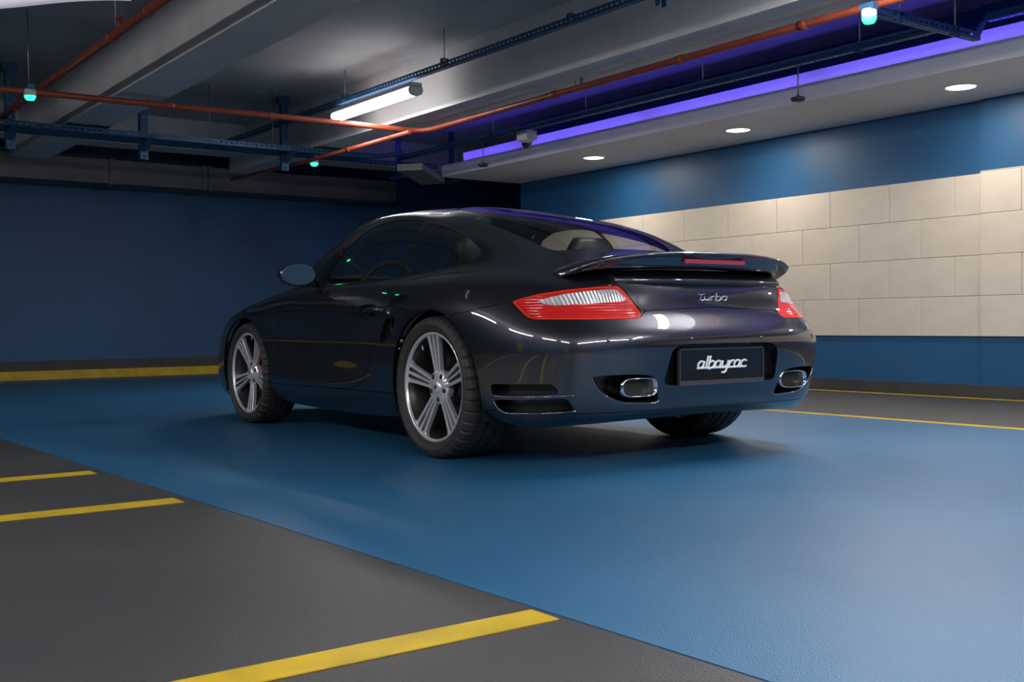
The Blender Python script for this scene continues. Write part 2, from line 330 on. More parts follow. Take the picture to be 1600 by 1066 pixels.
tube_lamp(-5.6, -1.37, 2.66, energy=50, label='lit tube lamp under the blue rail, far behind the car tail')
for k, (y, t) in enumerate(((-1.0, 'nearest the concrete beam'), (.62, 'second from the concrete beam'), (2.24, 'over the bay lines'), (3.86, 'at the bay end of its row'))):  # unseen row, added for its white streak on the rear bumper
    tube_lamp(-5.6, y, 2.48, 'y', 50, 'added lit tube lamp hung crosswise behind the car, '+t, 1.6)
for k, (x, e, u, t) in enumerate(((-3.9, 26, .5, 'farthest behind the car'), (-1.6, 36, .5, 'abreast of the car tail'), (.8, 24, .8, 'abreast of the car doors'), (3.0, 4, 5., 'abreast of the car nose'))):  # unseen lamps, added to light the car flank and the left ceiling
    tube_lamp(x, 5.9, 2.5, 'x', e, 'added lit tube lamp over the parking bays, '+t, 1.6, u)
# recessed downlights
M_DL = mat('downlight_disc', (.9, .9, .88), .4, emit=(1., .95, .85), estr=9)
for q in ((4.53, -3.93, ' near the dark opening'), (2.53, -3.95, ' above the middle of the beige cladding'), (.33, -3.96, ' beside the blue pilaster'), (-1.8, -3.96, ' behind the car tail')):
    root = empty('downlight', (q[0], q[1], 2.365)); tag(root, 'round recessed ceiling downlight in the white soffit'+q[2], 'lamp')
    MB().lathe([(.0, -.004), (.105, -.004), (.105, 0.004)], 40).build('disc', M_DL, root); MB().lathe([(.105, -.002), (.112, -.008), (.122, -.006), (.125, .002)], 40).build('ring', M_WHITE, root)
    l = bpy.data.lights.new('downlight_light', 'AREA'); l.shape = 'DISK'; l.size = .2; l.energy = 17; l.color = (1., .93, .82)
    lo = bpy.data.objects.new('downlight_light', l); COL.objects.link(lo); lo.parent = root; lo.location = (0, 0, -.012)
# green bay indicators
M_GRN = mat('green_led', (.1, .9, .4), .4, emit=(.01, 1., .22), estr=7)
for p, zt, t in ((at(47,150,2,2.42), SLAB, 'beside the red pipe crossing'), (at(491,255,2,2.39), 2.485, 'under the blue cable tray'), (at(1358,28,2,2.40), 2.48, 'under the short blue bracket')):
    root = empty('bay_indicator', p); tag(root, 'green glowing bay indicator '+t, 'indicator')
    MB().lathe([(0, -.035), (.03, -.03), (.04, -.012), (.042, 0)], 24).build('lens', M_GRN, root); MB().lathe([(0, .05), (.04, .05), (.045, .03), (.045, 0), (0, 0)], 24).build('body', M_HOUS, root)
    MB().cbox((0, 0, .065), (.09, .05, .04)).build('bracket', M_RAIL, root); MB().tube([(.04, .0, .05), (.04, .0, max(zt-p[2], .09))], .005, 8).build('hanger_rod', M_ROD, root)
# dome camera and two disc detectors under the second rail
p = at(823, 212, 1, -2.86); root = empty('dome_camera', p); tag(root, 'grey dome security camera fixed under the rail by the violet cove', 'camera')
MB().cbox((0, 0, 0), (.17, .12, .085)).build('housing', mat('camera_grey', (.42, .41, .42), .5), root)
MB().lathe([(.062, -.043), (.062, -.06), (.05, -.075)], 28).build('collar', MATS['camera_grey'], root)
MB().lathe([(.05, -.07), (.046, -.095), (.03, -.117), (0, -.124)], 28).build('dome', mat('smoked_dome', (.01, .01, .012), .05, 0, 1.), root)
for q, zt, t in (((1247,155), 2.52, 'in front of the middle of the soffit'), ((755,258), 2.5, 'near the far end of the soffit')):
    p = at(q[0], q[1], 1, -2.84); root = empty('disc_detector', p); tag(root, 'black disc detector hanging on a thin rod '+t, 'detector')
    MB().lathe([(0, -.018), (.045, -.016), (.055, 0), (.05, .012), (.012, .02), (.01, .03)], 28).build('disc', BLK if 'BLK' in globals() else mat('detector_black', (.02, .02, .02), .4), root)
    MB().tube([(0, 0, .02), (0, 0, zt-p[2])], .006, 8).build('rod', M_ROD, root)
# streak of moving light, modelled as two glowing bands high on the left
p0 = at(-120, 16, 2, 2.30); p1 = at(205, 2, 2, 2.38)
ld = empty('light_streak', p0); tag(ld, 'curved white double streak of light above the left bays, built as glowing bands', 'tray')
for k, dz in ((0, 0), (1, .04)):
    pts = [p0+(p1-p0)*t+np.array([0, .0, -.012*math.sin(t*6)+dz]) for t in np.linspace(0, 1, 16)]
    MB().loft([[q-p0+np.array([0, a, h]) for a, h in ((0, 0), (.10, 0), (.10, .03), (0, .03))] for q in pts], True, True).build('streak_band', mat('streak_glow', (.7, .68, .75), .4, emit=(.85, .82, 1.), estr=.35), ld)
# ------------------------------------------------------------------ the car body: one B-spline skin, cut into panels
# half skin: stations run from the rear centre round the left side to the front centre, rings from the sill up to the roof spine
RINGS = [
 # L0 lower edge
 [(-.87,0,.215),(-.862,.34,.21),(-.83,.58,.202),(-.755,.735,.192),(-.60,.825,.182),(-.32,.84,.21),(0,.85,.2),(.32,.84,.175),(.62,.825,.155),(1.0,.81,.15),(1.4,.805,.15),(1.8,.80,.16),(2.1,.80,.18),(2.35,.80,.18),(2.65,.79,.17),(2.95,.74,.15),(3.15,.58,.145),(3.27,.31,.145),(3.30,0,.145)],
 # L1
 [(-.945,0,.275),(-.935,.34,.272),(-.90,.60,.268),(-.805,.775,.262),(-.61,.862,.256),(-.32,.90,.275),(0,.905,.28),(.32,.89,.265),(.62,.868,.235),(1.0,.855,.22),(1.4,.848,.22),(1.8,.845,.24),(2.1,.85,.28),(2.35,.855,.28),(2.65,.85,.27),(2.97,.79,.24),(3.2,.62,.23),(3.33,.33,.23),(3.365,0,.23)],
 # L2
 [(-.985,0,.41),(-.975,.34,.41),(-.938,.61,.41),(-.83,.79,.415),(-.60,.878,.42),(-.32,.915,.42),(0,.922,.42),(.32,.908,.41),(.62,.88,.39),(1.0,.862,.37),(1.4,.856,.37),(1.8,.855,.39),(2.1,.862,.42),(2.35,.868,.43),(2.65,.862,.42),(2.97,.80,.38),(3.22,.63,.37),(3.35,.33,.37),(3.385,0,.37)],
 # L3
 [(-1.01,0,.565),(-1.0,.34,.565),(-.96,.60,.565),(-.84,.79,.568),(-.60,.882,.568),(-.32,.918,.565),(0,.926,.565),(.32,.916,.555),(.62,.89,.54),(1.0,.875,.52),(1.4,.869,.52),(1.8,.867,.53),(2.1,.872,.545),(2.35,.876,.55),(2.65,.866,.53),(2.95,.80,.50),(3.20,.62,.48),(3.33,.32,.48),(3.36,0,.48)],
 # L4
 [(-.928,0,.67),(-.92,.33,.67),(-.878,.578,.675),(-.757,.75,.687),(-.54,.856,.70),(-.29,.908,.705),(0,.918,.705),(.32,.906,.69),(.62,.882,.67),(1.0,.87,.65),(1.4,.866,.65),(1.8,.864,.655),(2.1,.866,.665),(2.35,.868,.67),(2.65,.85,.64),(2.92,.77,.61),(3.13,.60,.58),(3.25,.31,.58),(3.27,0,.58)],
 # L5
 [(-.885,0,.80),(-.875,.33,.80),(-.815,.57,.80),(-.67,.725,.80),(-.45,.815,.805),(-.23,.858,.81),(0,.872,.808),(.32,.868,.792),(.62,.848,.782),(1.0,.842,.775),(1.4,.84,.77),(1.8,.836,.768),(2.1,.825,.768),(2.35,.80,.765),(2.64,.76,.73),(2.86,.67,.695),(3.0,.50,.68),(3.05,.27,.69),(3.06,0,.695)],
 # L6
 [(-.70,0,.885),(-.69,.31,.883),(-.62,.53,.876),(-.48,.66,.868),(-.30,.735,.868),(-.13,.775,.868),(.05,.797,.866),(.33,.81,.855),(.62,.806,.845),(1.0,.803,.838),(1.4,.802,.832),(1.77,.793,.83),(2.02,.735,.84),(2.25,.62,.83),(2.48,.48,.81),(2.60,.37,.81),(2.66,.26,.815),(2.68,.13,.825),(2.69,0,.828)],
 # L7
 [(-.39,0,.975),(-.38,.26,.972),(-.35,.47,.962),(-.28,.60,.945),(-.17,.672,.928),(-.04,.715,.914),(.12,.74,.902),(.36,.758,.888),(.62,.768,.877),(1.0,.773,.868),(1.4,.772,.862),(1.74,.752,.868),(1.90,.69,.885),(1.99,.59,.905),(2.05,.475,.918),(2.09,.355,.926),(2.12,.24,.932),(2.135,.12,.935),(2.14,0,.936)],
 # L8
 None,
 # L9
 [(.44,0,1.236),(.43,.20,1.230),(.41,.37,1.215),(.38,.47,1.192),(.38,.522,1.168),(.43,.55,1.158),(.52,.567,1.165),(.64,.578,1.178),(.80,.586,1.193),(1.0,.588,1.202),(1.22,.58,1.198),(1.38,.555,1.19),(1.46,.50,1.20),(1.50,.43,1.213),(1.52,.345,1.225),(1.53,.255,1.235),(1.537,.17,1.242),(1.54,.085,1.246),(1.54,0,1.247)],
 # L10
 [(.63,0,1.272),(.63,.15,1.268),(.62,.27,1.258),(.61,.355,1.245),(.62,.40,1.235),(.66,.425,1.232),(.72,.44,1.236),(.79,.45,1.243),(.89,.455,1.25),(1.02,.455,1.254),(1.16,.445,1.252),(1.27,.42,1.25),(1.33,.37,1.253),(1.365,.31,1.258),(1.385,.245,1.264),(1.395,.18,1.269),(1.40,.12,1.272),(1.405,.06,1.274),(1.405,0,1.275)],
 # L11 spine
 [(.80,0,1.293),(.805,0,1.2935),(.815,0,1.294),(.83,0,1.295),(.85,0,1.296),(.875,0,1.297),(.90,0,1.298),(.94,0,1.2985),(.98,0,1.299),(1.03,0,1.299),(1.08,0,1.2985),(1.12,0,1.298),(1.15,0,1.297),(1.175,0,1.296),(1.195,0,1.295),(1.21,0,1.294),(1.22,0,1.2935),(1.225,0,1.293),(1.23,0,1.2925)],
]
NS = 19
def _mid():
    a, b = np.array(RINGS[7]), np.array(RINGS[9]); m = (a+b)/2
    d = b-a; out = []
    for i in range(NS):
        h = np.array([m[i][0]-.9, m[i][1]*1.6, 0]); h[2] = 0
        t = d[i]/np.linalg.norm(d[i]); n = np.array([0, 0, 1.]) - t*t[2]
        # outward and upward bulge of the glasshouse
        n = n/np.linalg.norm(n); out.append(tuple(m[i]+n*(.034 if i < 4 or i > 13 else .026)))
    return out
RINGS[8] = _mid()
PN = np.array(RINGS, float).transpose(1, 0, 2)        # [station, ring, 3]
FLIP = np.array([1, -1, 1.])
def _ext(Q):
    Q = np.concatenate([Q[1:2]*FLIP, Q, Q[-2:-1]*FLIP], 0)
    lo = 2*Q[:, 0:1]-Q[:, 1:2]; hi = Q[:, -2:-1]*FLIP
    return np.concatenate([lo, Q, hi], 1)
def _bas(t): return np.stack([(1-t)**3, 3*t**3-6*t**2+4, -3*t**3+3*t**2+3*t+1, t**3], -1)/6
def _dbas(t): return np.stack([-3*(1-t)**2, 9*t**2-12*t, -9*t**2+6*t+3, 3*t**2], -1)/6
def bs_eval(Q, u, v, deriv=False):
    E = _ext(Q); u = np.asarray(u, float); v = np.asarray(v, float)
    i = np.clip(np.floor(u).astype(int), 0, Q.shape[0]-2); j = np.clip(np.floor(v).astype(int), 0, Q.shape[1]-2)
    bu, bv = _bas(u-i), _bas(v-j); du, dv = _dbas(u-i), _dbas(v-j)
    S = np.zeros(u.shape+(3,)); Su = S.copy(); Sv = S.copy()
    for a in range(4):
        for b in range(4):
            p = E[i+a, j+b]; S += (bu[..., a]*bv[..., b])[..., None]*p
            if deriv: Su += (du[..., a]*bv[..., b])[..., None]*p; Sv += (bu[..., a]*dv[..., b])[..., None]*p
    return (S, Su, Sv) if deriv else S
def _fit(P, it=3, k=.8):
    Q = P.copy(); uu, vv = np.meshgrid(np.arange(P.shape[0]), np.arange(P.shape[1]), indexing='ij')
    for _ in range(it): Q = Q+k*(P-bs_eval(Q, uu, vv))
    return Q
QN = _fit(PN)
NU, NV = 18*14, 11*12
_u = np.linspace(0, 18, NU+1); _v = np.linspace(0, 11, NV+1)
UU, VV = np.meshgrid(_u, _v, indexing='ij')
S, Su, Sv = bs_eval(QN, UU, VV, True)
S[0, :, 1] = 0; S[-1, :, 1] = 0; S[:, -1, 1] = 0
Nrm = np.cross(Su, Sv); ln = np.linalg.norm(Nrm, axis=-1, keepdims=True); Nrm = Nrm/np.maximum(ln, 1e-9)
if (Nrm[NU//2, NV//3] @ np.array([0, 1, 0])) < 0: Nrm = -Nrm
for arr in (Nrm,):                                   # on the symmetry plane the normal has no sideways part
    arr[0, :, 1] = 0; arr[-1, :, 1] = 0; arr[:, -1, 1] = 0
    arr /= np.maximum(np.linalg.norm(arr, axis=-1, keepdims=True), 1e-9)
GV = S.reshape(-1, 3); GN = Nrm.reshape(-1, 3); GUV = np.stack([UU, VV], -1).reshape(-1, 2)
_id = np.arange((NU+1)*(NV+1)).reshape(NU+1, NV+1)
a, b, c, d = _id[:-1, :-1].ravel(), _id[1:, :-1].ravel(), _id[1:, 1:].ravel(), _id[:-1, 1:].ravel()
GT = np.concatenate([np.stack([a, b, c], 1), np.stack([a, c, d], 1)])
fn = np.cross(GV[GT[:, 1]]-GV[GT[:, 0]], GV[GT[:, 2]]-GV[GT[:, 0]])
if (fn*GN[GT[:, 0]]).sum() < 0: GT = GT[:, ::-1].copy()
BVH = BVHTree.FromPolygons([tuple(p) for p in GV], [tuple(int(i) for i in t) for t in GT])
def uv_of(p):
    p = np.array(p, float); k = int(((GV-p)**2).sum(1).argmin()); u, v = GUV[k]
    for _ in range(6):
        q, qu, qv = bs_eval(QN, np.array([u]), np.array([v]), True); J = np.stack([qu[0], qv[0]], 1)
        s, *_ = np.linalg.lstsq(J, p-q[0], rcond=None); u = min(max(u+.7*s[0], 0), 18); v = min(max(v+.7*s[1], 0), 11)
    return (u, v)
def ray_px(x, y):
    d = FW+RT*(x-800)/FPX+UP*(533-y)/FPX; return d/np.linalg.norm(d)
MISS = []
def hit_px(x, y):
    h = BVH.ray_cast(Vector(CAM), Vector(ray_px(x, y)))
    if h[0] is None: MISS.append((x, y)); h = BVH.find_nearest(Vector(CAM+ray_px(x, y)*5.2))
    return np.array(h[0])
def uv_px(x, y): return uv_of(hit_px(x, y))
# ------------------------------------------------------------------ cutting the skin
class Skin:
    def __init__(s):
        s.V = GV.copy(); s.N = GN.copy(); s.UV = GUV.copy(); s.T = GT.copy(); s.L = np.zeros(len(GT), int); s.names = {0: 'rest'}
    def cut(s, name, field, over=(0,)):
        """split the skin along field==0; triangles inside (field<0) that carry a label in `over` get this name"""
        f = field(s.V, s.UV).astype(float); f[np.abs(f) < 1e-4] = 1e-4
        sel = np.isin(s.L, over); neg = f[s.T] < 0; k = neg.sum(1); cr = np.where(sel & (k > 0) & (k < 3))[0]
        newV, newN, newUV, nT, nL, cache = [], [], [], [], [], {}
        base = len(s.V)
        def mid(a, b):
            key = (a, b) if a < b else (b, a)
            if key in cache: return cache[key]
            a, b = key; t = f[a]/(f[a]-f[b]); t = min(max(t, .02), .98)
            newV.append(s.V[a]*(1-t)+s.V[b]*t); n = s.N[a]*(1-t)+s.N[b]*t; newN.append(n/np.linalg.norm(n)); newUV.append(s.UV[a]*(1-t)+s.UV[b]*t)
            cache[key] = base+len(newV)-1; return cache[key]
        for i in cr:
            t = [int(x) for x in s.T[i]]; g = [f[x] < 0 for x in t]
            odd = g.index(True) if sum(g) == 1 else g.index(False)
            a, b, c = t[odd], t[(odd+1) % 3], t[(odd+2) % 3]; p, q = mid(a, b), mid(a, c)
            lo, li = s.L[i], -1
            ins, outs = (([(a, p, q)], [(p, b, c), (p, c, q)]) if sum(g) == 1 else ([(p, b, c), (p, c, q)], [(a, p, q)]))
            for x in ins: nT.append(x); nL.append(-1)
            for x in outs: nT.append(x); nL.append(lo)
        idx = len(s.names); s.names[idx] = name
        whole = np.where(sel & (k == 3))[0]; s.L[whole] = idx
        keep = np.ones(len(s.T), bool); keep[cr] = False
        s.T = np.concatenate([s.T[keep], np.array(nT, int).reshape(-1, 3)]); nL = np.array([idx if x == -1 else x for x in nL], int)
        s.L = np.concatenate([s.L[keep], nL])
        if newV: s.V = np.concatenate([s.V, newV]); s.N = np.concatenate([s.N, newN]); s.UV = np.concatenate([s.UV, newUV])
        return idx
def chaikin(P, it=2, r=.25):
    P = [np.array(p, float) for p in P]
    for _ in range(it):
        Q = []
        for i in range(len(P)):
            a, b = P[i], P[(i+1) % len(P)]; Q += [a*(1-r)+b*r, a*r+b*(1-r)]
        P = Q
    return np.array(P)
def poly_sdf(P):
    P = np.array(P, float); A, B = P, np.roll(P, -1, 0)
    def f(V, UV):
        d2 = np.full(len(UV), 1e9); ins = np.zeros(len(UV), bool)
        for a, b in zip(A, B):
            e = b-a; w = UV-a; t = np.clip((w@e)/max(e@e, 1e-12), 0, 1); d2 = np.minimum(d2, ((w-t[:, None]*e)**2).sum(1))
            cnd = ((a[1] <= UV[:, 1]) != (b[1] <= UV[:, 1]))
            if abs(b[1]-a[1]) > 1e-12:
                xx = a[0]+(UV[:, 1]-a[1])/(b[1]-a[1])*(b[0]-a[0]); ins ^= cnd & (UV[:, 0] < xx)
        d = np.sqrt(d2); return np.where(ins, -d, d)
    return f
def px_poly(pts, it=2, r=.2):
    return poly_sdf(chaikin([uv_px(*p) for p in pts], it, r))
def union(*fs): return lambda V, UV: np.min([f(V, UV) for f in fs], 0)
def inter(*fs): return lambda V, UV: np.max([f(V, UV) for f in fs], 0)
def minus(f, g): return lambda V, UV: np.maximum(f(V, UV), -g(V, UV))
def circ(x, z, r):
    return lambda V, UV: np.where(V[:, 1] > .55, np.hypot(V[:, 0]-x, V[:, 2]-z)-r, 1.)
def panel_arrays(sk, idx):
    T = sk.T[sk.L == idx]; ids, inv = np.unique(T, return_inverse=True); T = inv.reshape(-1, 3)
    return sk.V[ids].copy(), sk.N[ids].copy(), T
def boundary(T):
    """directed edges used once"""
    e = np.concatenate([T[:, [0, 1]], T[:, [1, 2]], T[:, [2, 0]]]); key = np.sort(e, 1)
    _, inv, cnt = np.unique(key, axis=0, return_inverse=True, return_counts=True); return e[cnt[inv.ravel()] == 1]
def panel_mesh(name, sk, idx, gap=.0016, flange=.014, inset=0., both=False, side=1, thick=None):
    V, N, T = panel_arrays(sk, idx)
    if len(T) == 0: print('EMPTY PANEL', name); return bpy.data.meshes.new(name)
    be = boundary(T); onsym = (np.abs(V[be[:, 0], 1]) < 1e-5) & (np.abs(V[be[:, 1], 1]) < 1e-5)
    be = be[~onsym]; bv = np.unique(be)
    if gap:
        cen = (V[T[:, 0]]+V[T[:, 1]]+V[T[:, 2]])/3
        acc = np.zeros_like(V)
        # move the rim inwards, square to the edge and in the surface
        for i, j in be:
            e = V[j]-V[i]; n = N[i]+N[j]; dirn = np.cross(n, e); L = np.linalg.norm(dirn)
            if L > 1e-12: acc[i] += dirn/L; acc[j] += dirn/L
        L = np.linalg.norm(acc, axis=1); m = L > 1e-9; acc[m] /= L[m][:, None]; acc[np.abs(V[:, 1]) < 1e-5, 1] = 0
        V = V+acc*gap
    V = V-N*inset
    nb = len(V); V2 = [V]; N2 = [N]; T2 = [T]; soft = [np.ones(len(T), bool)]
    if flange:
        mp = {int(v): k for k, v in enumerate(bv)}
        top = V[bv]; low = V[bv]-N[bv]*flange
        q0 = nb; q1 = nb+len(bv)
        Q = np.array([[q0+mp[int(j)], q0+mp[int(i)], q1+mp[int(i)]] for i, j in be]+[[q0+mp[int(j)], q1+mp[int(i)], q1+mp[int(j)]] for i, j in be])
        fnn = np.zeros_like(top)
        for i, j in be:
            n = np.cross(V[j]-V[i], N[i]); fnn[mp[int(i)]] += n; fnn[mp[int(j)]] += n
        fnn /= np.maximum(np.linalg.norm(fnn, axis=1, keepdims=True), 1e-9)
        V2 += [top, low]; N2 += [fnn, fnn]; T2.append(Q)
    V = np.concatenate(V2); N = np.concatenate(N2); T = np.concatenate(T2)
    if both:
        n = len(V); V = np.concatenate([V, V*FLIP]); N = np.concatenate([N, N*FLIP]); T = np.concatenate([T, T[:, ::-1]+n])
    elif side < 0: V = V*FLIP; N = N*FLIP; T = T[:, ::-1]
    return raw_mesh(name, V, N, T)
def raw_mesh(name, V, N, T):
    me = bpy.data.meshes.new(name); me.from_pydata(V.tolist(), [], T.tolist()); me.polygons.foreach_set('use_smooth', [True]*len(T))
    me.update(); me.normals_split_custom_set_from_vertices([tuple(x) for x in N]); return me
def pocket_mesh(name, sk, idx, d, depth, both=False, side=1, flat=None):
    """a recess: the cut-out piece pushed in along d, and walls up to the skin"""
    V, N, T = panel_arrays(sk, idx); d = np.array(d, float); d /= np.linalg.norm(d)
    be = boundary(T); be = be[~((np.abs(V[be[:, 0], 1]) < 1e-5) & (np.abs(V[be[:, 1], 1]) < 1e-5))]
    W = V+d*depth
    if flat is not None:
        t = V@d; W = V+np.outer(t.max()+flat-t, d)
    V3, T3, N3 = [W], [T], [N]; n = len(W)
    A = np.concatenate([[V[i], V[j], W[j], W[i]] for i, j in be]); nn = []
    for i, j in be:
        w = np.cross(V[j]-V[i], W[i]-V[i]); w = w/max(np.linalg.norm(w), 1e-9); nn += [w]*4
    Q = np.concatenate([[[n+4*k, n+4*k+2, n+4*k+1], [n+4*k, n+4*k+3, n+4*k+2]] for k in range(len(be))])
    V = np.concatenate([W, A]); N = np.concatenate([N, -np.array(nn)]); T = np.concatenate([T, Q])
    if both: k = len(V); V = np.concatenate([V, V*FLIP]); N = np.concatenate([N, N*FLIP]); T = np.concatenate([T, T[:, ::-1]+k])
    elif side < 0: V = V*FLIP; N = N*FLIP; T = T[:, ::-1]
    me = bpy.data.meshes.new(name); me.from_pydata(V.tolist(), [], T.tolist()); me.update()
    return me
# ------------------------------------------------------------------ panels of the car
car = empty('sports_car'); tag(car, 'dark metallic sports car with rear wing and silver wheels on the blue floor', 'car')
PAINT = mat('car_paint', (.032, .0315, .043), .35, .9, 1., .008, coat_ior=1.9)
BLACK = mat('black_plastic', (.012, .012, .013), .35)
GLOSSB = mat('gloss_black', (.006, .006, .007), .08, 0, 1.)
RUBBER = mat('seal_rubber', (.008, .008, .008), .6)
GLASS = glass_mat('tinted_glass', (.76, .80, .79), 2.0)
GLASSR = glass_mat('rear_glass', (.82, .85, .84), 1.5)
CHROME = mat('chrome', (.8, .8, .82), .08, 1.)
sk = Skin()
sk.cut('arch_r', circ(0, .305, .388)); sk.cut('arch_f', circ(2.35, .30, .378))
# --- glass and its black surround (traced on the left side)
DG = [(512,441.5),(517,425),(524,413),(546,385),(570,363.5),(596,350),(622,344.5),(649,343.5),(663,345.5),(650,372),(634,403),(618,433),(590,436.5),(565,439.7)]
QG = [(667,347.5),(692.5,353),(719,364),(741,378),(752,391),(749,402),(732,410.6),(692.5,420.5),(649,426.5),(624,430),(638,402),(654,371)]
GO = [(503,445),(512,424),(522,406),(546,378),(570,356),(596,342.5),(622.5,338.4),(662,340.6),(692.5,347),(721,358),(747,373.5),(762,386),(765,396),(757,407),(736,416),(692.5,424.5),(627,433),(565,443.5)]
i_dg = sk.cut('door_glass', px_poly(DG, 2, .12)); i_qg = sk.cut('quarter_glass', px_poly(QG, 2, .2)); i_tr = sk.cut('trim', px_poly(GO, 2, .2))
RWp = [uv_px(*p) for p in [(739,343.5),(752,337),(767,334)]]
rw_bot = [uv_of(p) for p in [(-.375,.0,.98),(-.37,.25,.975),(-.335,.46,.96)]]
rw_side = [uv_px(*p) for p in [(866,392.5),(829,376),(790,360)]]
rw_top = [uv_of(p) for p in [(.40,.40,1.21),(.43,.2,1.23),(.44,0,1.236)]]
def sym(poly): return [(-.6, poly[0][1])]+poly+[(-.6, poly[-1][1])]
RW = sym(rw_bot[:2]+rw_side+RWp[:2]+rw_top[1:])
i_rw = sk.cut('rear_glass', poly_sdf(chaikin(RW, 2, .15)))
WS = [uv_of(p) for p in [(1.53,0,1.25),(1.52,.30,1.23),(1.475,.47,1.205),(1.60,.535,1.10),(1.80,.62,.985),(1.955,.62,.90),(2.06,.40,.925),(2.12,0,.935)]]
i_ws = sk.cut('windscreen', poly_sdf(chaikin([(18.6, WS[0][1])]+WS+[(18.6, WS[-1][1])], 2, .15)))
# --- tail lamp
TL = [(798.5,471.5),(815,465.6),(843.5,458.4),(886,452.2),(934,447.6),(964.6,446.4),(972,452),(986,468),(1002,489),(1002,495),(993,498),(934,499.3),(862,499.8),(832,499.5),(822,495.5),(810,483.4)]
TLC = [(836,471),(862,464),(886,459),(925,454.5),(960,451.5),(968,456),(981,470),(950,472.5),(922,474.5),(892,476),(866,477.5),(850,475)]
TLR = [(806,472.5),(820,468.5),(848,462),(888,455.7),(934,451),(962,449.8),(968,455),(982,471),(997,489),(996,493),(988,494.2),(934,495.4),(862,495.8),(834,495.5),(826,492),(815,482)]
i_tc = sk.cut('lamp_clear', px_poly(TLC, 2, .1)); i_tr2 = sk.cut('lamp_red', px_poly(TLR, 2, .1)); i_tf = sk.cut('lamp_frame', px_poly(TL, 2, .12))
# --- recesses of the rear bumper
i_ex = sk.cut('exhaust_pocket', px_poly([(923,590.5),(934,588),(984,585.6),(1014,586.3),(1023,591),(1028.5,625),(1020.5,628),(972,628),(952,620),(935,608)], 2, .18))
i_v1 = sk.cut('vent_upper', px_poly([(765.8,602.5),(773,600.7),(864.4,600.7),(873,614),(871,615.5),(769.5,617.5)], 2, .1))
i_v2 = sk.cut('vent_lower', px_poly([(770.5,624),(886,622.5),(897,640),(893,642),(796,644.6),(784,642),(776.6,635)], 2, .12))
PLh = [uv_of(p) for p in [(-1.0,0,.352),(-.985,.33,.352),(-.985,.352,.365),(-.985,.335,.50),(-.99,.30,.528),(-1.0,0,.532)]]
i_pl = sk.cut('plate_pocket', poly_sdf(chaikin(sym(PLh), 2, .15)))
# --- door, sill, intake, handle bowl
i_hb = sk.cut('handle_bowl', px_poly([(558,486),(564,478),(577,475.5),(588,478),(588,490),(583,499),(572,502),(561,496)], 2, .25))
i_in = sk.cut('side_intake', px_poly([(602.5,498),(618.5,498),(614,512),(607,529),(596,535),(593.5,531),(597,515)], 2, .12))
i_it = sk.cut('intake_scoop', px_poly([(611,470),(622,461.5),(636,461),(640,466),(631,478),(626,489),(617,495),(602,494.5),(605,482)], 2, .15))
i_sl = sk.cut('sill', lambda V, UV: np.where((V[:, 0] > .2) & (V[:, 0] < 2.15), V[:, 2]-(.288-.008*V[:, 0]), 1.))
DOOR = [(468,449.5),(455,459),(446,469.5),(438,487),(435.5,520),(437,560),(441,606),(500,606),(552.5,606.5),(564,600),(574,576),(582,540),(590,505),(598,469.5),(608,448),(620,431),(565,441),(509,443)]
i_dr = sk.cut('door', px_poly(DOOR, 2, .1))
# --- rear bumper, valance, lid
u_arch = uv_px(703,493); u_tl = uv_px(800,473)
BUMP = [(-.6, 2.0)]
lidc = [uv_px(*p) for p in [(1090,480),(1008,485.5)]]
lampb = [uv_px(*p) for p in [(1003,494),(934,498.5),(832,498.5),(822,494.5),(810,483.4),(799,472)]]
v_l = lidc[0][1]
BUMP = [(-.6, -1), (-.6, v_l), (0, v_l)]+lidc[1:]+lampb+[uv_px(760,480), u_arch, (u_arch[0]+.45, u_arch[1]-.6), (6.2, 2), (6.2, -1)]
i_va = sk.cut('valance', lambda V, UV: np.where((UV[:, 0] < 5.5), V[:, 2]-.25, 1.))
i_bp = sk.cut('bumper', poly_sdf(BUMP))
LID = [(-.6, v_l-.02), (0, v_l-.02)]+[lidc[1]]+[uv_px(*p) for p in [(1003,488),(986,467.5),(970,449),(940,431),(905,412),(878,398.5)]]+[uv_of((-.35,.46,.955))]+[uv_of((-.385,.25,.97)), uv_of((-.39,0,.972))]
LID += [(-.6, LID[-1][1])]
i_ld = sk.cut('lid', poly_sdf(LID))
# --- front lid, head lamps, front bumper
HOOD = [uv_of(p) for p in [(2.16,0,.935),(2.09,.40,.92),(2.02,.60,.90),(2.35,.55,.82),(2.7,.46,.77),(2.98,.36,.70),(3.06,0,.695)]]
i_hd = sk.cut('hood', poly_sdf(chaikin([(18.6, HOOD[0][1])]+HOOD+[(18.6, HOOD[-1][1])], 1, .15)))
i_hl = sk.cut('headlamp', lambda V, UV: np.where((V[:, 0] > 2.4) & (V[:, 1] > 0), np.hypot((V[:, 1]-.62)/.115, (V[:, 2]-.64)/.125)-1, 1.))
i_fb = sk.cut('front_bumper', lambda V, UV: np.where(V[:, 0] > 2.55, V[:, 2]-.555, 1.))
i_ff = sk.cut('front_fender', lambda V, UV: 1.62-V[:, 0])
print('pixels off the skin', MISS)
def panel(name, idx, m=PAINT, both=False, sides=(1, -1), parent=car, label=None, **k):
    out = []
    for sd in ((1,) if both else sides):
        o = link(name, panel_mesh(name, sk, idx, both=both, side=sd, **k), m, parent); out.append(o)
        if label: o['label'] = label
    return out
panel('body_side', 0, both=True)                    # roof, pillars and rear wings in one pressing
panel('front_fender', i_ff); panel('hood', i_hd, both=True); panel('front_bumper', i_fb, both=True)
panel('headlamp', i_hl, glass_mat('lamp_glass', (.85, .87, .9)))
doors = panel('door', i_dr); sills = panel('sill', i_sl)
bump = panel('rear_bumper', i_bp, both=True)[0]
panel('rear_valance', i_va, both=True)
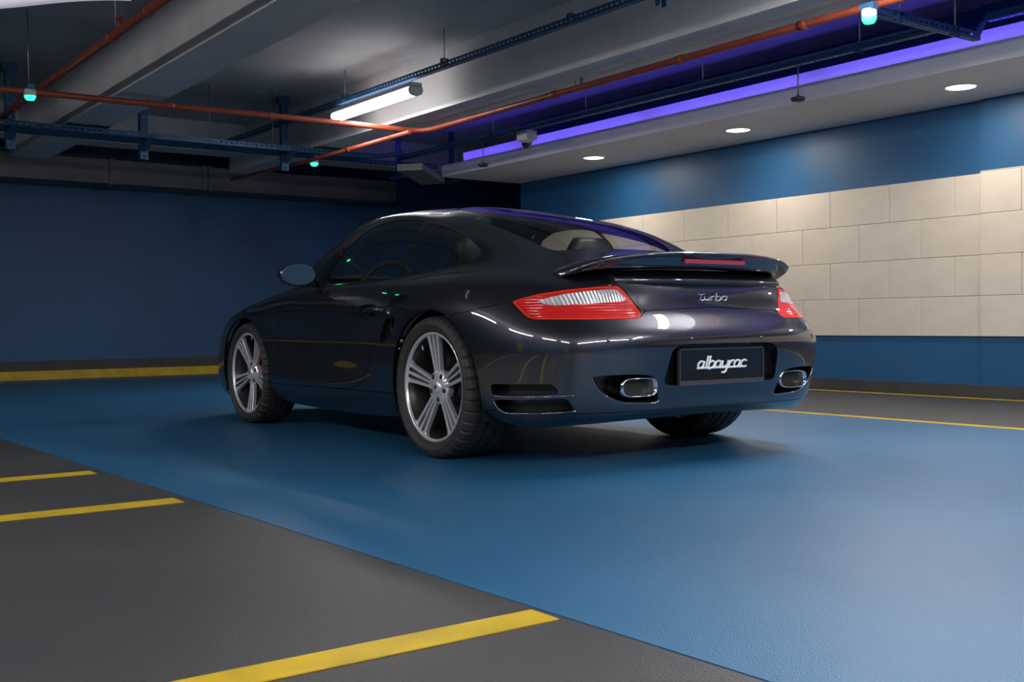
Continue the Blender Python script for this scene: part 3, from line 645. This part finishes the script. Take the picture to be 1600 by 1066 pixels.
lid = panel('engine_lid', i_ld, both=True)[0]
panel('window_trim', i_tr, GLOSSB, gap=0, flange=.006)
panel('door_window', i_dg, GLASS, gap=.0005, flange=.004, inset=.002); panel('quarter_window', i_qg, GLASS, gap=.0005, flange=.004, inset=.002)
panel('rear_window', i_rw, GLASSR, both=True, gap=.001, flange=.004); panel('windshield', i_ws, GLASS, both=True, gap=.001, flange=.004)
RED = mat('lamp_red', (.60, .014, .014), .08, 0, 1., ribs=(26, .5, .004, 'Z'))
REDF = mat('lamp_rim', (.72, .035, .015), .08, 0, 1.)
CLR = mat('lamp_clear', (.66, .66, .69), .12, .5, 1., ribs=(24, .9, .006, 'Y'))
for sd in (1, -1):
    tl = panel('tail_lamp', i_tf, REDF, sides=(sd,), flange=.01, label='red tail lamp with a clear upper strip')[0]
    panel('red_lens', i_tr2, RED, parent=tl, sides=(sd,), gap=0, flange=0); panel('clear_lens', i_tc, CLR, parent=tl, sides=(sd,), gap=0, flange=0)
def pocket(name, idx, m, d, depth, parent=car, both=False, flat=None, sides=(1, -1)):
    out = []
    for sd in ((1,) if both else sides):
        dd = np.array(d, float)
        out.append(link(name, pocket_mesh(name, sk, idx, dd, depth, both=both, side=sd, flat=flat), m, parent))
    return out
pocket('exhaust_recess', i_ex, BLACK, (1, 0, .0), .09, bump)
pocket('vent_recess', i_v1, BLACK, (.6, -.8, 0), .07, bump); pocket('vent_recess', i_v2, BLACK, (.6, -.8, 0), .07, bump)
pocket('plate_recess', i_pl, GLOSSB, (1, 0, 0), .04, bump, both=True, flat=.035)
for k, dd in enumerate(doors):
    pocket('handle_bowl', i_hb, PAINT, (0, -1, 0), .022, dd, sides=((1,), (-1,))[k])
pocket('side_intake', i_in, BLACK, (.25, -1, 0), .07); pocket('intake_scoop', i_it, PAINT, (-.2, -1, 0), .022)
# ------------------------------------------------------------------ wheels
M_TYRE = mat('tyre_rubber', (.022, .021, .021), .62, noise=(30, (.03, .029, .028), .3, .7), bump=(90, .1, .002))
M_SILV = mat('machined_silver', (.80, .80, .84), .30, .65, noise=(60, (.72, .72, .76), .3, .7))
M_GUN = mat('rim_grey', (.06, .056, .056), .35, .6)
M_DISC = mat('brake_disc', (.07, .066, .062), .4, .8)
M_RED = mat('caliper_red', (.62, .02, .015), .3)
def wheel(xc, yc, R, Wd, rot, side, caliper, lip=.256):
    w = Wd/2; yo = w-.016
    prof = [(lip-.006, w-.030), (lip+.003, w-.016), (lip+.014, w-.004), (.293 if R > .33 else .288, w+.004), (R-.016, w-.004), (R-.006, w-.016), (R-.001, w-.034)]
    g = [(.085, .0), (.030, .0)] if Wd > .27 else [(.062, 0), (.022, 0)]
    half = list(prof)
    for h, _ in g: half += [(R, h+.006), (R-.008, h+.005), (R-.008, h-.005), (R, h-.006)]
    full = half+[(r, -h) for r, h in half[::-1]]
    n = 240
    def rf(j, k, r):
        jj = min(j, len(full)-1-j)
        if 4 <= jj <= 7 and k % 6 == 0: return r-.009
        return r
    rim = MB()
    rim.lathe([(lip, yo), (lip+.002, yo-.008), (lip-.006, yo-.03), (lip-.016, yo-.05), (lip-.022, -w+.03), (lip+.0, -w+.01)], 96, 'y')
    o = rim.build('wheel', M_GUN, car, (xc, side*yc, R))
    if side < 0: o.rotation_euler = (0, 0, math.pi)
    MB().lathe([(lip-.013, yo-.012), (lip-.010, yo-.001), (lip-.002, yo+.002), (lip+.002, yo-.002), (lip+.003, yo-.01)], 96, 'y').build('rim_lip', M_SILV, o)
    MB().lathe(full, n, 'y', rfun=rf, smooth=False).build('tire', M_TYRE, o)
    yh = yo-.040                                     # face of the hub
    fdep = lambda r: yh+.012+(yo-.008-yh-.012)*max(0, (r-.05)/(lip-.06))**1.4
    sgn = -1                                         # the photograph's right is towards the tail
    def P(r, th, off, h):
        c, s = math.cos(th), math.sin(th); x = r*c-off*s; z = r*s+off*c; return (sgn*x, h, z)
    for k in range(5):
        th = math.radians(rot+72*k); mb = MB()
        rs = np.linspace(.062, lip-.008, 12)
        def bar(offs, wd):
            rings = []
            for r in rs:
                t = (r-.062)/(lip-.07); o_ = offs(t); ww = wd(t); y = fdep(r)
                rings.append([P(r, th, o_-ww, y-.002), P(r, th, o_-ww*.75, y), P(r, th, o_+ww*.75, y), P(r, th, o_+ww, y-.002), P(r, th, o_+ww, y-.022), P(r, th, o_-ww, y-.022)])
            mb.loft(rings, True, True, smooth=False)
        fl = lambda t: max(0, (t-.82)/.18)**2
        bar(lambda t: .018+.021*t+.006*fl(t), lambda t: .0068+.0015*t+.012*fl(t)); bar(lambda t: -.018-.021*t-.006*fl(t), lambda t: .0068+.0015*t+.012*fl(t)); bar(lambda t: 0, lambda t: .0048+.0020*t)
        mb.build('spoke', M_SILV, o)
        pl = MB()
        rings = [[P(r, th, -(.020+.026*(r-.062)/(lip-.07)), fdep(r)-.012), P(r, th, .020+.026*(r-.062)/(lip-.07), fdep(r)-.012), P(r, th, .018+.024*(r-.062)/(lip-.07), fdep(r)-.045), P(r, th, -.018-.024*(r-.062)/(lip-.07), fdep(r)-.045)] for r in rs]
        pl.loft(rings, True, True, smooth=False).build('spoke_back', M_GUN, o)
        a = th+math.radians(36); MB().lathe([(0, 0), (.0115, .0), (.0125, -.004)], 20, 'y', P(.058, a, 0, yh+.0150)).build('lug_hole', BLACK, o)
    MB().lathe([(.0, yh+.016), (.030, yh+.016), (.050, yh+.014), (.076, yh+.011), (.082, yh-.0), (.078, yh-.03)], 60, 'y').build('hub', M_SILV, o)
    MB().lathe([(0, yh+.026), (.018, yh+.0255), (.030, yh+.023), (.034, yh+.016)], 40, 'y').build('hub_cap', M_SILV, o)
    MB().lathe([(.011, yh+.0262), (.011, yh+.0268), (.0, yh+.0268)], 5, 'y').build('hub_crest', mat('crest_grey', (.12, .12, .13), .4, .8), o)
    MB().lathe([(.06, yo-.105), (.172, yo-.105), (.172, yo-.135), (.06, yo-.135)], 72, 'y', closed=True).build('brake_disc', M_DISC, o)
    MB().lathe([(.0, yo-.10), (.085, yo-.10), (.085, yo-.16)], 40, 'y').build('disc_bell', M_GUN, o)
    if caliper:
        ring = []
        for t in np.linspace(-.62, .62, 12):
            ring.append([P(r, t, 0, y) for r, y in ((.125, yo-.070), (.178, yo-.066), (.192, yo-.085), (.192, yo-.15), (.125, yo-.15))])
        MB().loft(ring, True, True).build('brake_caliper', M_RED, o)['label'] = 'red brake caliper'
    MB().tube([P(lip-.02, math.radians(rot+33), 0, yo-.03), P(lip-.045, math.radians(rot+33), 0, yo-.026)], .004, 8).build('valve', M_SILV, o)
    return o
for sd in (1, -1):
    wheel(0, .771, .333, .305, 93, sd, False); wheel(2.35, .742, .3235, .235, 55, sd, True)
# ------------------------------------------------------------------ wing, plate, lettering, tips, mirrors, cabin
def smooth(pts, n=6):
    P = [np.array(p, float) for p in pts]; out = []
    for i in range(len(P)-1):
        a, b, c, d = P[max(i-1, 0)], P[i], P[i+1], P[min(i+2, len(P)-1)]
        for t in np.linspace(0, 1, n, endpoint=False):
            out.append(.5*((2*b)+(c-a)*t+(2*a-5*b+4*c-d)*t*t+(3*b-a-3*c+d)*t**3))
    out.append(P[-1]); return out
ST = np.array([ # y, leading x, trailing x, lip z, height of the rear face, nose z
 (0, -.66, -.950, .932, .066, .915), (.20, -.655, -.946, .930, .065, .912), (.38, -.64, -.928, .922, .060, .904), (.50, -.62, -.898, .911, .052, .893), (.58, -.60, -.858, .897, .043, .878), (.635, -.585, -.805, .877, .034, .858), (.665, -.578, -.735, .853, .026, .838), (.675, -.585, -.665, .832, .016, .822)])
yy = np.concatenate([np.linspace(0, .6, 25), np.linspace(.61, .675, 12)])
cs = [np.interp(yy, ST[:, 0], ST[:, k]) for k in range(6)]
def soft(a):
    a = a.copy()
    for _ in range(4): a[1:-1] = (a[:-2]+2*a[1:-1]+a[2:])/4
    return a
cs = [cs[0]]+[soft(c) for c in cs[1:]]
def wsec(i, sg):
    y, xl, xt, zl, h, zn = [c[i] for c in cs]; c = xl-xt
    P = [(xl+.0, zn-.012), (xl+.004, zn-.004), (xl-.006, zn+.004), (xl-.25*c, zn+.35*(zl-zn)+.010), (xl-.6*c, zl+.004), (xl-.9*c, zl+.006), (xt+.010, zl+.005), (xt, zl), (xt-.002, zl-.006), (xt+.004, zl-.012), (xt+.013, zl-.016), (xt+.018, zl-.4*h), (xt+.03, zl-.8*h), (xt+.045, zl-h), (xt+.085, zl-h-.004), (xl-.4*c, zn-.028)]
    return [(x, sg*y, z) for x, z in P]
wing = MB().loft([wsec(i, -1) for i in range(len(yy)-1, 0, -1)]+[wsec(i, 1) for i in range(len(yy))], True, True).build('rear_wing', PAINT, car)
MB().box((-.9355, -.19, .884), (-.925, .19, .902)).build('brake_lamp', mat('brake_lens', (.35, .02, .06), .15, 0, 1., bump=(220, .5, .002)), wing)['label'] = 'long dark red third brake lamp'
# base of the wing standing on the lid, with a lip
def base_ring(y):
    e = max(0, 1-(abs(y)/.52)**4); x = -.905+.06*(abs(y)/.52)**2.2
    return [(x+.14, y, .80), (x+.13, y, .845+.02*e), (x+.05, y, .842+.015*e), (x+.018, y, .826), (x-.004, y, .815), (x-.008, y, .806), (x, y, .797), (x+.03, y, .785)]
MB().loft([base_ring(y) for y in np.linspace(-.525, .525, 41)], True, True).build('wing_base', PAINT, car)
# stroke lettering
FONT = {'a': (1., [[(.78,.8),(.5,1),(.18,.85),(.05,.45),(.2,.08),(.5,0),(.74,.25)], [(.8,1),(.78,.2),(1.,0)]]), 'l': (.5, [[(.3,1.75),(.22,.2),(.5,0)]]), 'b': (.95, [[(.15,1.75),(.08,0),(.5,0),(.82,.3),(.8,.8),(.5,1),(.14,.75)]]),
 'y': (1., [[(.08,1),(.1,.3),(.35,0),(.75,.25)], [(.85,1),(.75,-.4),(.45,-.75),(.15,-.7)]]), 'r': (.8, [[(.15,1),(.08,0)], [(.12,.55),(.4,.95),(.75,.95)]]), 'c': (.9, [[(.8,.85),(.45,1),(.1,.75),(.08,.3),(.35,0),(.85,.05)]]),
 't': (.9, [[(.0,1.15),(.15,1.35),(.5,1.3),(.95,1.45)], [(.5,1.3),(.28,.4),(.4,.02),(.75,.12)]]), 'u': (1., [[(.08,.95),(.08,.3),(.3,0),(.65,.2),(.85,.95)], [(.85,.95),(.8,.2),(1.02,0)]]), 'o': (1.0, [[(.5,1),(.15,.8),(.08,.35),(.4,0),(.78,.25),(.8,.75),(.5,1),(.7,.8),(1.05,.85)]])}
def lettering(name, text, fn, h, r, slant, m, parent, width=None, line=False):
    adv = 0; strokes = []
    for ch in text:
        w, st = FONT[ch]; strokes += [[(adv+x, y) for x, y in s] for s in st]; adv += w*.95
    if line: strokes.append([(-.05, .0), (adv*.5, 0), (adv-.05, 0)])
    sc = h; sx = (width/adv) if width else h
    mb = MB()
    for s in strokes:
        pts = smooth([(x*sx+slant*y*sc, y*sc) for x, y in s], 5)
        mb.tube([fn(a-adv*sx/2, b) for a, b in pts], r, 6)
    return mb.build(name, m, parent)
def on_skin(y, z):
    h = BVH.ray_cast(Vector((-3, abs(y), z)), Vector((1, 0, 0)))
    return h[0].x if h[0] else -.9
M_BADGE = mat('badge_silver', (.75, .75, .78), .15, 1.)
lettering('badge', 'turbo', lambda a, b: (on_skin(a, .722+b)-.002, -a, .722+b), .020, .0022, .25, M_BADGE, lid, width=.185)['label'] = 'silver script lettering on the engine lid'
# number plate
xp = -.972
plate = MB().box((xp, -.262, .362), (xp+.012, .262, .508)).build('number_plate', mat('plate_black', (.012, .012, .013), .06, 0, 1.), car); plate['label'] = 'glossy black plate with white lettering'
MB().box((xp-.004, -.268, .352), (xp+.012, .268, .372)).box((xp-.004, -.268, .372), (xp+.012, -.262, .512)).box((xp-.004, .262, .372), (xp+.012, .268, .512)).box((xp-.004, -.268, .506), (xp+.012, .268, .512)).build('plate_frame', mat('plate_frame_grey', (.05, .05, .06), .3), plate)
lettering('plate_lettering', 'albayrac', lambda a, b: (xp-.001, .005-a, .425+b), .030, .0050, .25, mat('white_print', (.85, .85, .85), .4), plate, width=.31, line=True)
# exhaust tips
for sg in (1, -1):
    cx, cy, cz, hw, hh = -.955, sg*.487, .355, .098, .040
    ang = np.linspace(0, 2*math.pi, 48, endpoint=False)
    se = lambda a, w, h: (math.copysign(abs(math.cos(a))**.55, math.cos(a))*w, math.copysign(abs(math.sin(a))**.55, math.sin(a))*h)
    rings = []
    for x, k in ((.10, .80), (-.0, .84), (-.012, .90), (-.016, .95), (-.012, 1.0), (.0, 1.01), (.08, 1.0)):
        rings.append([(cx+x+.06*abs(se(a, hw*k, 0)[0]*1 if sg*se(a, 1, 0)[0] > 0 else 0), cy+se(a, hw*k, hh*k)[0], cz+se(a, hw*k, hh*k)[1]) for a in ang])
    t = MB().loft(rings, True).build('exhaust_tip', CHROME, car); t['label'] = 'chrome oval exhaust tip'
    MB().loft([[(cx+.03, cy+se(a, hw*.83, hh*.83)[0], cz+se(a, hw*.83, hh*.83)[1]) for a in ang], [(cx+.11, cy+se(a, hw*.8, hh*.8)[0], cz+se(a, hw*.8, hh*.8)[1]) for a in ang]], True, True).build('tip_inside', mat('tip_dark', (.02, .018, .016), .5, .4), t)  # dark plug filling the tip
# metal tubes added as highlights along vent and exhaust edges, parking sensors
for pts in ([(768,619.5),(790,620.3),(820,620.6),(850,620.4),(880,619.6),(897,618.5)], [(771,627),(776,636),(785,644),(798,646.5),(830,646.5),(865,645.8),(900,643)], [(924,592),(934,609),(951,622),(971,630),(1000,630.5),(1022,630),(1029.5,626)]):
    P3 = smooth([hit_px(*q) for q in pts], 4)
    for sg in (1, -1): MB().tube([(p[0]-.001, sg*p[1], p[2]) for p in P3], .0032, 8).build('edge_highlight', mat('highlight_metal', (.35, .35, .4), .15, 1.), bump)
for y in (.64, .22, -.22, -.64):
    x = on_skin(y, .553); MB().lathe([(0, 0), (.009, 0), (.0105, .002), (.0115, 0)], 20, 'x', (x-.001, y, .553)).build('parking_sensor', PAINT, bump)
# door mirrors
for sg in (1, -1):
    c = np.array([1.445, .925, .915]); rings = []
    for t, k in ((-.055, .93), (-.05, .99), (-.03, 1.), (.0, .97), (.03, .86), (.055, .66), (.075, .35), (.082, .05)):
        rings.append([(c[0]+t+.32*.098*k*math.cos(a), sg*(c[1]+.098*k*math.cos(a)*(1.0 if math.cos(a) > 0 else .92)), c[2]+.063*k*math.copysign(abs(math.sin(a))**.85, math.sin(a))) for a in np.linspace(0, 2*math.pi, 36, endpoint=False)])
    mi = MB().loft(rings, True, True).build('door_mirror', PAINT, car)
    MB().loft([[(c[0]-.0575+.32*.098*.88*k*math.cos(a), sg*(c[1]+.098*.88*k*math.cos(a)), c[2]+.063*.86*k*math.sin(a)) for a in np.linspace(0, 2*math.pi, 36, endpoint=False)] for k in (1, .01)], True).build('mirror_glass', mat('mirror_glass', (.38, .40, .42), .02, 1.), mi)
    MB().loft([[(1.44+a, sg*y, z+b) for a, b in ((-.03, 0), (.05, 0), (.05, .03), (-.03, .03))] for y, z in ((.79, .845), (.83, .858), (.87, .87))], True, True).build('mirror_arm', GLOSSB, mi)
# door handles
for k, sg in ((0, 1), (1, -1)):
    h = MB(); pts = smooth([(.50, .862, .712), (.55, .895, .716), (.62, .902, .714), (.69, .893, .708), (.73, .862, .700)], 4)
    MB().tube([(x, sg*y, z-.012) for x, y, z in pts], [.006]+[.011]*(len(pts)-2)+[.006], 10).build('door_handle', PAINT, doors[k])
# slats of the side intake
for sg in (1, -1):
    for q in ((600,519), (606,513), (612,506)):
        p = hit_px(*q); MB().cbox((p[0]+.004, sg*(p[1]-.035), p[2]), (.007, .03, .075)).build('intake_slat', CHROME, car)
# underbody, wheel housings
MB().loft([[(x, -w, z0), (x, w, z0), (x, w, z1), (x, -w, z1)] for x, w, z0, z1 in ((-.80, .62, .24, .5), (-.45, .56, .20, .55), (.45, .56, .165, .55), (.5, .78, .16, .50), (1.85, .78, .16, .50), (1.9, .56, .165, .5), (2.8, .56, .17, .5), (3.1, .5, .18, .5))], True, True, smooth=False).build('underbody', BLACK, car)
for sg in (1, -1):
    for xc, zc, r, y0, y1 in ((0, .305, .392, .50, .885), (2.35, .30, .382, .50, .84)):
        prof = [(xc+r*math.cos(a), zc+r*math.sin(a)) for a in np.linspace(-.28, math.pi+.28, 40)]
        MB().loft([[(x, sg*y, z) for x, z in prof] for y in (y0, y1)], False).build('wheel_housing', RUBBER, car)
        MB().add([(x, sg*y0, z) for x, z in prof], [tuple(range(len(prof)))]).build('housing_wall', RUBBER, car)
# cabin
M_SEAT = mat('black_leather', (.022, .022, .024), .45, bump=(200, .15, .002))
MB().box((-.1, -.66, .30), (1.9, .66, .42)).build('cabin_floor', BLACK, car)
MB().loft([[(1.55, -.68, .55), (1.55, .68, .55), (1.55, .66, .84), (1.55, -.66, .84)], [(1.9, -.62, .55), (1.9, .62, .55), (1.9, .60, .875), (1.9, -.60, .875)]], True, True, smooth=False).build('dashboard', M_SEAT, car)
MB().box((-.38, -.55, .5), (.12, .55, .86)).build('rear_shelf', M_SEAT, car)
def rsec(cx, cy, cz, wx, wy, n=20, p=.5): return [(cx+wx*math.copysign(abs(math.cos(a))**p, math.cos(a)), cy+wy*math.copysign(abs(math.sin(a))**p, math.sin(a)), cz) for a in np.linspace(0, 2*math.pi, n, endpoint=False)]
for sy in (.37, -.37):
    s_ = MB().loft([rsec(.55-.16*t, sy, .48+.42*t, .07-.025*t, .25-.05*t) for t in np.linspace(0, 1, 8)], True, True).build('front_seat', M_SEAT, car)
    MB().loft([rsec(.85, sy, .40, .28, .25), rsec(.85, sy, .50, .29, .25), rsec(.85, sy, .54, .25, .21)], True, True).build('seat_cushion', M_SEAT, s_)
    MB().loft([rsec(.40-.03*t, sy, .91+.19*t, .045*math.sin(.5+2.1*t)+.01, .145*math.sin(.75+1.55*t)) for t in np.linspace(0, 1, 10)], True, True).build('headrest', M_SEAT, s_)
for sy in (.3, -.3): MB().loft([rsec(.05-.08*t, sy, .55+.33*t, .06, .22-.04*t) for t in np.linspace(0, 1, 6)], True, True).build('rear_seat', M_SEAT, car)
MB().lathe([(.18+.014*math.cos(a), .014*math.sin(a)) for a in np.linspace(0, 2*math.pi, 10, endpoint=False)], 40, 'x', (0, 0, 0), closed=True).build('steering_wheel', M_SEAT, car, (1.38, .37, .82), (0, -.35, 0))
